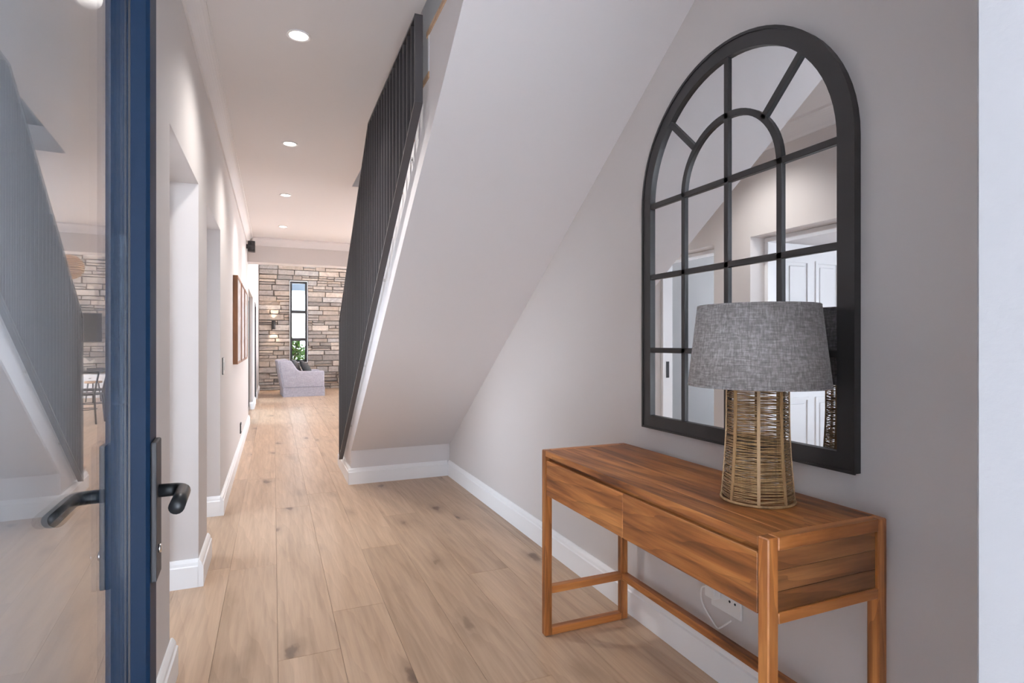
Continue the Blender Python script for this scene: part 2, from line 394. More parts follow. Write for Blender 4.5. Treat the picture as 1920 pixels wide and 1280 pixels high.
# ceiling
bm = NB(); Z2 = 3.0
box(bm, xo, .64, .15, 2.9, CEIL, Z2); box(bm, xo, .72, 2.9, 5.8, CEIL, Z2); box(bm, xo, XR, 5.8, YB, CEIL, Z2); box(bm, XR, 5.2, YR-.2, YB, CEIL, Z2)
box(bm, .64, XR, .15, 1.474, CEIL, Z2)
struct('ceiling', bm, 'ceiling', 'white hall ceiling with round recessed lights')
bm = NB(); box(bm, xo, 5.2, YB, YF+.25, 3.7, 3.85)
struct('ceiling_living', bm, 'ceiling', 'white living room ceiling beyond the beam')
# upstairs shell round the stair void
bm = NB(); box(bm, xo, XL, .15, 3.6, Z2, 5.5); box(bm, xo, XL, 4.8, YB, Z2, 5.5); box(bm, xo, XL, 3.6, 4.8, Z2, 3.9); box(bm, xo, XL, 3.6, 4.8, 4.9, 5.5)
box(bm, xo, XR, .15, .4, Z2, 5.5); box(bm, xo, XR, YB-.1, YB, Z2, 5.5); box(bm, xo, XR+.2, .15, YB, 5.5, 5.6)
struct('wall_upper', bm, 'wall', 'upstairs landing walls above the stair opening')

# cornice along left wall and beam
def cove(pts_fn, n=6):
    return [pts_fn(0, 0)]
prof = [(0, 0), (.012, 0), (.016, .012)]+[(.016+.05*(1-math.cos(t*PI/12)), .012+.088*math.sin(t*PI/12)) for t in range(1, 7)]+[(.075, .1), (.075, .118), (0, .118)]
bm = NB(); prism(bm, [(XL+a, CEIL-.118+c) for a, c in prof], .40, YB, 'Y')
struct('trim_2', bm, 'ceiling', 'coved white cornice along the left wall')
bm = NB(); prism(bm, [(YB-a, CEIL-.118+c) for a, c in prof], XL+.07, 5.0, 'X')
struct('trim_3', bm, 'ceiling', 'coved white cornice along the far beam')

# baseboards
BH, BT = .14, .025
bp = [(0, 0), (BT, 0), (BT, BH-.035), (BT-.006, BH-.030), (BT-.008, BH-.016), (BT-.014, BH-.006), (.006, BH), (0, BH)]
def base_y(bm, x, s, y0, y1): prism(bm, [(x+s*a, c) for a, c in bp], y0, y1, 'Y')
def base_x(bm, y, s, x0, x1): prism(bm, [(y+s*a, c) for a, c in bp], x0, x1, 'X')
bm = NB()
for y0, y1 in ((.4, O1[0]+BT), (O1[1]-BT, O2[0]+BT), (O2[1]-BT, O3[0]), (O3[1], O4[0]), (O4[1], YF)): base_y(bm, XL, 1, y0, y1)
for a in (O1, O2):
    base_x(bm, a[1], -1, xo, XL+.001); base_x(bm, a[0], 1, xo, XL+.001)
base_x(bm, O3[1], -1, xo, XL+.001)
struct('baseboard_left', bm, 'white', 'white moulded baseboard along the left wall and doorways')
bm = NB(); base_y(bm, XR, -1, .4, 5.147)
struct('baseboard_right', bm, 'white', 'white moulded baseboard along the right wall')

# floor with planks
bm = NB(); box(bm, xo-2.6, 5.2, .1, YF+.1, -.08, -.013)
floor = struct('floor', bm, plain('floor_bed', (.10, .065, .04, 1), .8), 'pale knotty oak plank floor running down the hall')
PW = .237; X0 = .016
ends = {-2: 3.5, -1: 3.45, 0: 4.6, 1: 2.74, 2: 3.5, 3: 1.9, 4: 2.9, 5: 3.8}
rest = NB(); npl = 0
for k in range(-12, 22):
    xa, xb = X0+k*PW, X0+(k+1)*PW
    L = 2.2
    y = ends.get(k, 2.0+((k*0.77) % 2.2))
    while y > .12: y -= L
    while y < YF:
        ya, yb = max(y, .12), min(y+L, YF); y += L
        hall = xb > xo and xa < XR
        if not hall:
            if xa >= XR and yb < YR: continue
            if xb <= xo and (ya > 5.3 or yb < .5): continue
            if xa >= XR: ya = max(ya, YR)
        if yb-ya < .02: continue
        x1_ = min(xb, XR-.002) if (hall and xb > XR and yb <= YR) else xb
        bm = NB(); box(bm, xa+.0004, x1_-.0004, ya+.0004, yb-.0004, -.013, 0, bev=.0008)
        obj('plank', bm, 'oak', floor); npl += 1
print('planks', npl, 'stones', ns)

# ------------------------------------------------------------------ side rooms behind the doorways
bm = NB(); xs = -2.1
for y0, y1, z0, z1 in ((.4, .9, 0, 2.8), (2.6, 3.62, 0, 2.8), (5.26, 5.4, 0, 2.8), (.9, 2.6, 0, .25), (.9, 2.6, 2.35, 2.8), (3.62, 5.26, 0, .1), (3.62, 5.26, 2.6, 2.8)): box(bm, xs-.2, xs, y0, y1, z0, z1)
box(bm, xs-.2, xo, .2, .4, 0, 2.8); box(bm, xs-.2, xo, 3.44, 3.54, 0, 2.8); box(bm, xs-.2, xo, .2, 5.4, 2.8, 2.9)
struct('wall_side', bm, 'wall', 'white walls of the side rooms seen through the doorways in the mirror')
bm = NB(); box(bm, xs-.2, xo, 5.3, 5.4, 0, 2.8)
struct('wall_study', bm, plain('mid_grey_paint', (.20, .19, .185, 1), .8), 'mid grey end wall of the second side room seen in the mirror')
# ------------------------------------------------------------------ ground outside
bm = NB(); box(bm, -14, 16, -12, 26, -.30, -.085)
struct('floor_outside', bm, 'paving', 'pale paving outside the house')

# ------------------------------------------------------------------ white panelled door seen in the mirror
d2 = sempty('door_2', 'white panelled door standing open in the side room reflected by the mirror', cat='door')
DY0, DY1, DX0, DX1 = 3.335, 3.375, -1.46, -.645
bm = NB(); box(bm, DX0, DX1, DY0, DY1, .01, 2.05, bev=.003); obj('door_leaf', bm, 'white_door', d2)
for px in ((DX0+.10, DX0+.37), (DX1-.37, DX1-.10)):
    for pz in ((.22, .80), (1.0, 1.92)):
        bm = NB()
        o_ = [(px[0], pz[0]), (px[1], pz[0]), (px[1], pz[1]), (px[0], pz[1])]; i_ = [(px[0]+.022, pz[0]+.022), (px[1]-.022, pz[0]+.022), (px[1]-.022, pz[1]-.022), (px[0]+.022, pz[1]-.022)]
        strip(bm, o_, i_, DY0-.009, DY0+.001, 'Y')
        box(bm, px[0]+.05, px[1]-.05, DY0-.006, DY0+.001, pz[0]+.05, pz[1]-.05, bev=.004)
        obj('panel', bm, 'white_door', d2)
for hz in (.3, 1.0, 1.78):
    bm = NB(); tube(bm, [(-.625, DY0-.008, hz-.05), (-.625, DY0-.008, hz+.05)], .009, 10); box(bm, -.66, -.625, DY0-.004, DY0+.001, hz-.05, hz+.05); obj('hinge', bm, 'plate', d2)
bm = NB(); box(bm, -.62, -.50, 3.275, 3.31, 0, 2.03, bev=.004); box(bm, -.62, -.50, 2.43, 2.465, 0, 2.03, bev=.004); box(bm, -.62, -.50, 2.43, 3.31, 2.03, OH, bev=.004)
struct('trim_4', bm, 'white', 'white door lining at the back of the first doorway')
bm = NB(); box(bm, -.62, -.50, 4.56, 4.595, 0, 2.03, bev=.004); box(bm, -.62, -.50, 3.70, 3.735, 0, 2.03, bev=.004); box(bm, -.62, -.50, 3.70, 4.595, 2.03, OH, bev=.004)
t5 = struct('trim_5', bm, 'white', 'white door lining at the back of the second doorway')
bm = NB(); box(bm, -.575, -.54, 4.556, 4.561, .90, 1.06); obj('strike_plate', bm, 'plate', t5)
# dark framed openings in the far left wall
for nme, a, lab in (('window_2', O3, 'dark framed glass door in the left wall below the pictures'), ('window_3', O4, 'narrow dark framed glass door in the left wall near the stone wall')):
    we = sempty(nme, lab)
    y0, y1 = a; xa, xb = (XL-.13, XL-.06) if nme == 'window_2' else (XL-.06, XL+.004)
    bm = NB(); strip(bm, [(y0, 0), (y1, 0), (y1, 2.08), (y0, 2.08)], [(y0+.06, .06), (y1-.06, .06), (y1-.06, 2.02), (y0+.06, 2.02)], xa, xb, 'X'); obj('frame', bm, 'black', we)
    ym = (y0+y1)/2
    if nme == 'window_2': bx('mullion', 'black', we, xa, xb, ym-.035, ym+.035, .06, 2.02, bev=.003)
    for q0, q1 in (((y0+.06, ym-.035), (ym+.035, y1-.06)) if nme == 'window_2' else ((y0+.06, y1-.06),)):
        bx('pane', 'winglass', we, xa+.03, xa+.036, q0, q1, .06, 2.02)
# tall window in the stone wall
w1 = sempty('window_1', 'tall narrow dark framed window in the stone wall')
bm = NB(); f = .058
strip(bm, [(WX0, WZ0), (WX1, WZ0), (WX1, WZ1), (WX0, WZ1)], [(WX0+f, WZ0+f), (WX1-f, WZ0+f), (WX1-f, WZ1-f), (WX0+f, WZ1-f)], YF+.02, YF+.08, 'Y'); obj('window_frame', bm, 'black', w1)
for mz in (1.325, 2.06): bx('glazing_bar', 'black', w1, WX0+f, WX1-f, YF+.02, YF+.08, mz-.04, mz+.04, bev=.003)
for z0, z1 in ((WZ0+f, 1.285), (1.365, 2.02), (2.10, WZ1-f)): bx('pane', 'winglass', w1, WX0+f, WX1-f, YF+.045, YF+.051, z0, z1)
bm = NB(); strip(bm, [(WX0-.004, WZ0-.004), (WX1+.004, WZ0-.004), (WX1+.004, WZ1+.004), (WX0-.004, WZ1+.004)], [(WX0+.006, WZ0+.006), (WX1-.006, WZ0+.006), (WX1-.006, WZ1-.006), (WX0+.006, WZ1-.006)], YF-.07, YF+.02, 'Y'); obj('reveal', bm, 'white', w1)

# ------------------------------------------------------------------ staircase
R, G = .1878, .275
yr = lambda k: 2.446+(14-k)*G            # riser of step k
stair = thing('staircase', 'white plastered straight staircase rising towards the viewer over the console wall', 'staircase')
poly = [(5.147, 0), (yr(1)-.02, 0)]
for k in range(1, 17):
    poly.append((yr(k)-.02, k*R-.03)); 
    if k < 16: poly.append((yr(k+1)-.02, k*R-.03))
poly += [(1.475, 16*R-.03), (1.475, 2.80), (5.147, .293)]
bm = NB(); prism(bm, poly, SX, XR-.001, 'X'); obj('stair_body', bm, 'stair_white', stair)
for k in range(1, 17):
    bm = NB(); box(bm, SX-.004, XR-.002, yr(k+1)-.019 if k < 16 else 1.5, yr(k)+.022, k*R-.0295, k*R, bev=.003); obj('tread', bm, 'oak_tread', stair)
    bm = NB(); box(bm, SX-.002, XR-.002, yr(k)-.0195, yr(k), (k-1)*R+.0005, k*R-.030); obj('riser', bm, 'white', stair)
bm = NB(); base_x(bm, 5.147, -1, SX-BT, XR-BT); prism(bm, [(SX-a, c) for a, c in bp], 5.140, yr(1), 'Y'); obj('baseboard', bm, 'white', stair)

# railing on the outer side
rail = thing('stair_railing', 'charcoal steel stair railing of close upright flat bars fixed to the stair side', 'railing')
RX0, RX1 = .575, .612; Y0, Y1 = 2.47, 5.62
zb = lambda y: 2.314-(y-Y0)*(2.314-.13)/(Y1-Y0)
ZT = 2.705; slope = (2.314-.13)/(Y1-Y0); ZE = 1.455; YK = Y1-(ZT-ZE)/slope
zt = lambda y: min(ZT, ZE+(Y1-y)*slope)
q = .012
def bar(name, pts): bm = NB(); prism(bm, pts, RX0, RX1, 'X', bev=.0012); obj(name, bm, 'rail', rail)
bar('bottom_rail', [(Y0, zb(Y0)), (Y1, zb(Y1)), (Y1, zb(Y1)+q*1.25), (Y0, zb(Y0)+q*1.25)])
bar('top_rail', [(YK, ZT), (Y1, ZE), (Y1, ZE-q*1.25), (YK, ZT-q*1.25)])
bar('top_rail', [(Y0, ZT), (YK, ZT), (YK, ZT-q), (Y0, ZT-q)])
bar('end_post', [(Y0, zb(Y0)+q*1.25), (Y0+q, zb(Y0+q)+q*1.25), (Y0+q, ZT-q), (Y0, ZT-q)])
bar('end_post', [(Y1-q, zb(Y1-q)+q*1.25), (Y1, zb(Y1)+q*1.25), (Y1, ZE-q*1.25), (Y1-q, ZE-q)])
nb = 37; t = .009
for i in range(1, nb):
    y = Y0+(Y1-Y0)*i/nb
    bm = NB(); prism(bm, [(y-t/2, zb(y-t/2)+q*1.2), (y+t/2, zb(y+t/2)+q*1.2), (y+t/2, zt(y+t/2)-q*1.2), (y-t/2, zt(y-t/2)-q*1.2)], RX0+.002, RX1-.002, 'X'); obj('baluster', bm, 'rail', rail)
for y in (2.75, 3.5, 4.3, 5.1):
    bm = NB(); tube(bm, [(RX1-.01, y, zb(y)+.03), (SX+.001, y, zb(y)+.03)], .009, 10); obj('fixing_bolt', bm, 'chrome', rail)

# ------------------------------------------------------------------ glazed front door, opened inwards
phi = math.atan2(.04, 1.0)
door = sempty('door_1', 'open navy framed glass front door at the left edge', cat='door', loc=(-.1976-.04*.42, .42, 0), rz=phi)
# local: y along the leaf from the hinge, +x towards the hall
a = .79                                   # inner edge of the latch stile
bm = NB(); box(bm, -.023, .037, a, a+.09, .01, 2.28, bev=.006); obj('stile', bm, 'navy', door)
bm = NB(); box(bm, -.023, .037, 0, .08, .01, 2.28, bev=.002); obj('stile', bm, 'navy', door)
bm = NB(); box(bm, -.023, .037, .08, a, .01, .12, bev=.002); obj('rail', bm, 'navy', door)
bm = NB(); box(bm, -.023, .037, .08, a, 2.19, 2.28, bev=.002); obj('rail', bm, 'navy', door)
bm = NB(); box(bm, .0045, .0075, a-.0015, a+.001, .12, 2.19); box(bm, -.0075, -.0045, a-.0015, a+.001, .12, 2.19); obj('glazing_gasket', bm, 'black', door)
bm = NB(); box(bm, -.003, .003, .08, a, .12, 2.19); obj('glass_pane', bm, 'glass', door)
for s, xf in ((1, .037), (-1, -.023)):
    pl = NB(); x0, x1 = sorted((xf, xf+s*.010)); box(pl, x0, x1, a+.008, a+.075, .805, 1.065, bev=.003, seg=2); po = obj('handle_plate', pl, 'plate', door)
    bm = NB(); xe = xf+s*.052; zc = .968
    pts = [(xf+s*.010, a+.04, zc), (xf+s*.03, a+.04, zc)]
    for t_ in range(1, 7):
        an = t_*PI/12; pts.append((xf+s*(.03+.022*math.sin(an)), a+.04-.022*(1-math.cos(an)), zc))
    pts += [(xe, a-.04, zc), (xe, a-.098, zc)]
    tube(bm, pts, .0125, 16); obj('lever_handle', bm, 'handle', po)
    bm = NB(); tube(bm, [(xf+s*.010, a+.03, .862), (xf+s*.015, a+.03, .862)], .008, 14)
    obj('key_cylinder', bm, 'chrome', po)
for hz in (.25, 1.15, 2.05):
    bm = NB(); tube(bm, [(-.02, -.010, hz-.06), (-.02, -.010, hz+.06)], .010, 10); obj('hinge', bm, 'navy', door)

# ------------------------------------------------------------------ recessed lights
dl = None
spots = (3.05, 4.74, 6.41, 8.17)
names = ('nearest of the four recessed round ceiling lights', 'second recessed round ceiling light from the viewer', 'third recessed round ceiling light from the viewer', 'farthest of the four recessed ceiling lights, by the beam')
for i, y in enumerate(spots):
    t_ = thing('ceiling_light', names[i], 'ceiling light', (.117, y, CEIL), group='recessed lights in the hall ceiling')
    bm = NB(); lathe(bm, [(.046, 0), (.058, -.0005), (.060, -.004), (.057, -.006), (.046, -.005), (.044, -.001)], 0, 0, 32, closed=True); obj('trim_ring', bm, 'white', t_)
    bm = NB(); lathe(bm, [(.001, -.0025), (.045, -.0025), (.045, -.0005), (.001, -.0005)], 0, 0, 32, closed=True); obj('lamp_lens', bm, 'lamp_glow', t_)
    l = bpy.data.lights.new('downlight_beam', 'SPOT'); l.energy = 58; l.color = (1, .965, .93); l.spot_size = math.radians(130); l.spot_blend = 1.0; l.shadow_soft_size = .05
    lo = bpy.data.objects.new('downlight_beam', l); C.objects.link(lo); lo.location = (0, 0, -.03); lo.parent = t_

# ------------------------------------------------------------------ console table
ct = thing('console_table', 'reddish brown wooden console table with drawers against the right wall', 'table', (1.27, 1.586, 0))
cx, cy = 1.27, 1.586
TX0, TX1, TY0, TY1 = 1.063-cx, 1.480-cx, .982-cy, 2.19-cy; H = .79; lg = .033
def cb(name, mat, *a, bev=.0015): return bx(name, mat, ct, *a, bev=bev)
for x in (TX0, TX1-lg):
    for y in (TY0, TY1-lg): cb('leg', 'acZ', x, x+lg, y, y+lg, 0, H, bev=.003)
for y in (TY0, TY1-lg):
    cb('end_rail', 'acX', TX0+lg, TX1-lg, y, y+lg, H-.032, H, bev=.002)
    cb('end_rail', 'acX', TX0+lg, TX1-lg, y, y+lg, .585, .612, bev=.002)
    cb('foot_rail', 'acX', TX0+lg, TX1-lg, y, y+lg, 0, .030, bev=.002)
    cb('stretcher', 'acX', TX0+lg, TX1-lg, y, y+lg, .178, .208, bev=.002)
cb('stretcher', 'acY', TX1-lg, TX1, TY0+lg, TY1-lg, .178, .208, bev=.002)
xw = (TX1-TX0)/5
edges = [TX0, TX0+.085, TX0+.19, TX0+.30, TX1]
for i in range(4): cb('top_board', 'acY', edges[i]+.0003, edges[i+1]-.0003, TY0+lg, TY1-lg, H-.024, H-.0005, bev=.0008)
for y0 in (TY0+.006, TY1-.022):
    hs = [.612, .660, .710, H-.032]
    for i in range(3): cb('end_panel_board', 'acshade', TX0+lg, TX1-lg-.004, y0, y0+.016, hs[i]+.0003, hs[i+1]-.0003, bev=.0008)
cb('back_panel', 'acY', TX1-.020, TX1-.006, TY0+lg, TY1-lg, .60, H-.024)
cb('case_bottom', 'acY', TX0+.03, TX1-.02, TY0+lg, TY1-lg, .604, .616)
cb('front_rail', 'acY', TX0+.022, TX0+.05, TY0+lg, TY1-lg, .735, H-.024)
ym = .0
for y0, y1 in ((TY0+lg+.004, ym-.0006), (ym+.0006, TY1-lg-.002)):
    dr = cb('drawer', 'acY', TX0+.004, TX0+.022, y0, y1, .600, .748, bev=.002)

# ------------------------------------------------------------------ table lamp
LX, LY = 1.308, 1.249
lamp = thing('table_lamp', 'table lamp with grey linen shade and woven cane base on the console', 'lamp', (LX, LY, .79))
ZB, ZTp = .0, .44
def rad(z):
    u = z/ZTp
    return .0815+.017*(1-min(u/.55, 1))**1.6+.002*math.sin(u*PI)
sh = NB(); z0, z1 = 1.122-.79, 1.358-.79
lathe(sh, [(.195, z0), (.1675, z1), (.1645, z1), (.192, z0)], 0, 0, 72, closed=True); shade = obj('lamp_shade', sh, 'linen', lamp)
bm = NB()
for rr, zz in ((.1935, z0+.003), (.166, z1-.003)):
    bm = NB(); tube(bm, [(rr*math.cos(2*PI*j/60), rr*math.sin(2*PI*j/60), zz) for j in range(60)], .0028, 6, closed=True); obj('shade_hem', bm, 'linen', shade)
bm = NB()
for j in range(3): tube(bm, [(0, 0, z1-.05), (.164*math.cos(j*2*PI/3), .164*math.sin(j*2*PI/3), z1-.02)], .002, 6)
tube(bm, [(0, 0, ZTp), (0, 0, z1-.04)], .008, 8); obj('shade_carrier', bm, 'plate', lamp)
NR = 8; off = math.radians(-134)
for j in range(NR):
    an = off+2*PI*j/NR; bm = NB(); zs = [ZTp*i/14 for i in range(15)]
    L_, R_ = [], []
    hw = .0042
    for z in zs:
        r = rad(z); p = Vector((math.cos(an), math.sin(an), 0)); tt = Vector((-math.sin(an), math.cos(an), 0))
        L_.append([bm.verts.new(p*(r+dr_)+tt*dw+Vector((0, 0, z))) for dr_, dw in ((.0035, -hw), (.0035, hw), (-.001, hw), (-.001, -hw))])
    for i in range(14):
        for k in range(4): bm.faces.new((L_[i][k], L_[i][(k+1) % 4], L_[i+1][(k+1) % 4], L_[i+1][k]))
    bm.faces.new(L_[0][::-1]); bm.faces.new(L_[-1]); bmesh.ops.recalc_face_normals(bm, faces=bm.faces[:])
    obj('cane_rib', bm, 'cane', lamp)
for nm, z in (('base_ring', .004), ('top_ring', ZTp-.004)):
    bm = NB(); r = rad(z)+.002; tube(bm, [(r*math.cos(2*PI*j/48), r*math.sin(2*PI*j/48), z) for j in range(48)], .0042, 8, closed=True); obj(nm, bm, 'cane', lamp)
bm = NB(); rnd = random.Random(3); z = .012
while z < ZTp-.006:
    low = z < .175
    th = rnd.uniform(.0011, .0017)
    jit = [rnd.uniform(-.0035, .0035) for _ in range(NR)]
    pts = []
    for j in range(NR*6):
        q_ = j/6; i0 = int(q_) % NR; fr = q_-int(q_)
        an = off+2*PI*q_/NR; zz = z+jit[i0]*(1-fr)+jit[(i0+1) % NR]*fr
        r = rad(max(0, min(zz, ZTp)))
        chord = r*math.cos(PI/NR)/math.cos(2*PI*fr/NR-PI/NR); r = .35*r+.65*chord+.001
        pts.append((r*math.cos(an), r*math.sin(an), zz))
    tube(bm, pts, th, 4, closed=True)
    z += rnd.uniform(.0026, .0042) if low else rnd.uniform(.0034, .0066)
wv = obj('cane_weave', bm, 'cane', lamp); wv['kind'] = 'stuff'
bm = NB(); lathe(bm, [(.001, .012), (.022, .012), (.022, .016), (.007, .022), (.007, ZTp), (.001, ZTp)], 0, 0, 16); obj('stem', bm, 'cane', lamp)

# ------------------------------------------------------------------ arched mirror
mir = thing('arched_mirror', 'arched window style wall mirror in a black frame with black bars', 'mirror', (XR-.0005, 1.586, .879))
FX = XR-.0005
my, hw_ = 0, .496; fw = .055; sz = 1.838-.879   # springing above base
x0, x1 = -.025, 0.0
def arch(h, zbot, n=40):
    p = [(h, zbot)]
    p += [(h*math.cos(PI*i/n), sz+h*math.sin(PI*i/n)) for i in range(n+1)]
    return p+[(-h, zbot)]
bm = NB(); strip(bm, arch(hw_, 0), arch(hw_-fw, fw), x0, x1, 'X')
fr_ = obj('frame', bm, 'black', mir)
bm = NB(); strip(bm, arch(hw_+.002, -.002), arch(hw_-.008, .006), x0-.004, x0+.002, 'X'); obj('frame_edge', bm, 'black', fr_)
bw = .011; bx0, bx1 = -.021, -.006; inn = hw_-fw+.003
def rb(name, y0, y1, z0, z1): bx(name, 'black', mir, bx0, bx1, y0, y1, z0, z1, bev=.0015)
cols = (-.233, 0, .233); rows = (1.216-.879, 1.531-.879)
for c_ in (-.233, .233): rb('bar', c_-bw, c_+bw, fw-.003, sz)
rb('bar', -bw, bw, fw-.003, sz+inn)
for z in rows: rb('bar', -inn, inn, z-bw, z+bw)
rb('bar', -inn, inn, sz-bw, sz+bw)
bm = NB(); n_ = 32
strip(bm, [((.233+bw)*math.cos(PI*i/n_), sz+(.233+bw)*math.sin(PI*i/n_)) for i in range(n_+1)], [((.233-bw)*math.cos(PI*i/n_), sz+(.233-bw)*math.sin(PI*i/n_)) for i in range(n_+1)], bx0, bx1, 'X', closed=False); obj('arch_bar', bm, 'black', mir)
for an in (PI/4, 3*PI/4):
    ca, sa = math.cos(an), math.sin(an); bm = NB()
    prism(bm, [(.233*ca-sa*bw, sz+.233*sa+ca*bw), (inn*ca-sa*bw, sz+inn*sa+ca*bw), (inn*ca+sa*bw, sz+inn*sa-ca*bw), (.233*ca+sa*bw, sz+.233*sa-ca*bw)], bx0, bx1, 'X'); obj('radial_bar', bm, 'black', mir)
mx0, mx1 = -.0115, -.0075
cs = [-inn, -.233, 0, .233, inn]; rs = [fw-.002, rows[0], rows[1], sz]
for i in range(4):
    for j in range(3): bx('mirror_pane', 'mirror', mir, mx0, mx1, cs[i], cs[i+1], rs[j], rs[j+1])
def sect(r0, r1, a0, a1, k=14):
    A = [(r1*math.cos(a0+(a1-a0)*i/k), sz+r1*math.sin(a0+(a1-a0)*i/k)) for i in range(k+1)]
    B = [(r0*math.cos(a0+(a1-a0)*i/k), sz+r0*math.sin(a0+(a1-a0)*i/k)) for i in range(k+1)]
    bm = NB(); strip(bm, A, B, mx0, mx1, 'X', closed=False); obj('mirror_pane', bm, 'mirror', mir)
for i in range(4): sect(.233, inn, i*PI/4, (i+1)*PI/4)
for i in range(2): sect(.002, .233, i*PI/2, (i+1)*PI/2)
bx('backing', 'black', mir, -.006, 0, -inn, inn, fw-.002, sz)
bm = NB(); prism(bm, [(inn*math.cos(PI*i/30), sz+inn*math.sin(PI*i/30)) for i in range(31)], -.006, 0, 'X'); obj('backing', bm, 'black', mir)

# ------------------------------------------------------------------ pictures on the left wall
plab = ('first wood framed picture on the left wall, nearest the viewer', 'middle wood framed picture of the three on the left wall', 'last wood framed picture on the left wall, nearest the beam')
for i, (y0, y1) in enumerate(((5.98, 6.66), (6.74, 7.42), (7.50, 8.18))):
    p = thing('framed_picture', plab[i], 'picture', (XL, (y0+y1)/2, 1.04), group='pictures along the left wall')
    h = (y1-y0)/2; bm = NB(); H_ = .85; b_ = .022
    strip(bm, [(-h, 0), (h, 0), (h, H_), (-h, H_)], [(-h+b_, b_), (h-b_, b_), (h-b_, H_-b_), (-h+b_, H_-b_)], .001, .042, 'X'); obj('picture_frame', bm, 'picwood', p)
    bx('print', 'print', p, .001, .036, -h+b_, h-b_, b_, H_-b_)
# switch, socket, speaker
p = thing('light_switch', 'white light switch plate with dark edge on left wall after the second doorway', 'switch', (XL, 4.80, 1.07))
bx('plate', 'plastic', p, 0, .010, -.040, .040, -.06, .06, bev=.003); bx('rocker', 'plastic', p, .010, .016, -.016, .016, -.03, .03, bev=.002); bx('back_box', 'plate', p, 0, .006, -.044, .044, -.064, .064)
p = thing('wall_socket', 'low grey socket plate on the left wall under the pictures', 'socket', (XL, 7.25, .26))
bx('plate', 'plate', p, 0, .012, -.06, .06, -.06, .06, bev=.003); bx('cover', 'plastic', p, .012, .016, -.035, .035, -.035, .035, bev=.002)
p = thing('wall_speaker', 'small black speaker mounted high on the left wall by the beam', 'speaker', (XL, 8.85, 2.61))
bx('cabinet', 'black', p, .02, .115, -.06, .06, -.075, .075, bev=.008, seg=2)
bx('bracket', 'black', p, 0, .03, -.02, .02, -.03, .03, bev=.002)
bm = NB(); tube(bm, [(.066, -.0595, -.02), (.066, -.066, -.02)], .036, 20); obj('driver', bm, 'plate', p)
bm = NB(); tube(bm, [(.066, -.0595, .045), (.066, -.065, .045)], .014, 16); obj('tweeter', bm, 'plate', p)

# double socket with plug behind the console
p = thing('double_socket', 'white double wall socket low behind the console', 'socket', (XR, 1.60, .32))
bx('plate', 'plastic', p, -.010, 0, -.0735, .0735, -.058, .058, bev=.003, seg=2)
for yy in (-.034,):
    for dy, dz, s_ in ((0, .022, .006), (-.013, -.008, .0045), (.013, -.008, .0045)):
        bm = NB(); tube(bm, [(-.0101, yy+dy, dz), (-.0112, yy+dy, dz)], s_, 12); obj('pin_hole', bm, 'dark', p)
for yy in (-.034, .034): bx('rocker', 'plastic', p, -.0145, -.009, yy-.008, yy+.008, .034, .050, bev=.0015)
p = thing('power_plug', 'white plug with looped thin white cord in the double socket', 'plug', (XR-.0105, 1.640, .325))
bx('plug_body', 'plastic', p, -.035, -.0005, -.02, .03, -.022, .020, bev=.006, seg=2)
pts = []
ctrl = [(-.03, .028, .012), (-.034, .045, .0), (-.034, .048, -.04), (-.03, .03, -.075), (-.028, -.012, -.108), (-.027, -.030, -.118), (-.026, -.046, -.108), (-.022, -.075, -.080), (-.016, -.086, -.068)]
for i in range(len(ctrl)-1):
    p0, p1, p2, p3 = [Vector(ctrl[max(0, min(len(ctrl)-1, i+d))]) for d in (-1, 0, 1, 2)]
    for s_ in range(6):
        u = s_/6; pts.append(.5*((2*p1)+(-p0+p2)*u+(2*p0-5*p1+4*p2-p3)*u*u+(-p0+3*p1-3*p2+p3)*u**3))
pts.append(Vector(ctrl[-1]))
bm = NB(); tube(bm, pts, .0028, 8); obj('cord', bm, 'plastic', p)

# ------------------------------------------------------------------ living room furniture
ac = thing('armchair', 'mauve grey slipcovered armchair below the tall window', 'armchair', (.60, 14.35, 0), math.radians(4))
def soft(name, mat, parent, verts_fn, lv=2):
    bm = NB(); verts_fn(bm); o = obj(name, bm, mat, parent, smooth=True)
    md = o.modifiers.new('bevel', 'BEVEL'); md.width = .035; md.segments = 4; md.limit_method = 'ANGLE'
    return o
sd = [(-.40, .20), (.48, .20), (.48, .60), (.0, .585), (-.22, .66), (-.30, .84), (-.52, .84)]
for yy in (-.46, .30): soft('arm', 'upholstery', ac, lambda bm, yy=yy: prism(bm, [(-.42, .20), (.47, .20), (.47, .585), (-.06, .58), (-.13, .63), (-.26, .83), (-.53, .83)], yy, yy+.16, 'Y'))
soft('backrest', 'upholstery', ac, lambda bm: prism(bm, [(-.44, .19), (-.22, .19), (-.30, .86), (-.55, .84)], -.44, .44, 'Y'))
soft('seat_cushion', 'upholstery', ac, lambda bm: box(bm, -.25, .46, -.30, .30, .30, .46))
bm = NB(); box(bm, -.42, .47, -.45, .45, .17, .31); obj('seat_base', bm, 'upholstery', ac)
bm = NB(); sk = [(-.425, -.468), (.478, -.468), (.478, .468), (-.425, .468)]; si = [(-.41, -.455), (.465, -.455), (.465, .455), (-.41, .455)]
strip(bm, sk, si, .0, .20, 'Z'); obj('skirt', bm, 'upholstery', ac)
bm = NB(); strip(bm, [(-.43, -.473), (.483, -.473), (.483, .473), (-.43, .473)], [(-.42, -.462), (.472, -.462), (.472, .462), (-.42, .462)], .195, .207, 'Z'); obj('piping', bm, 'upholstery', ac)
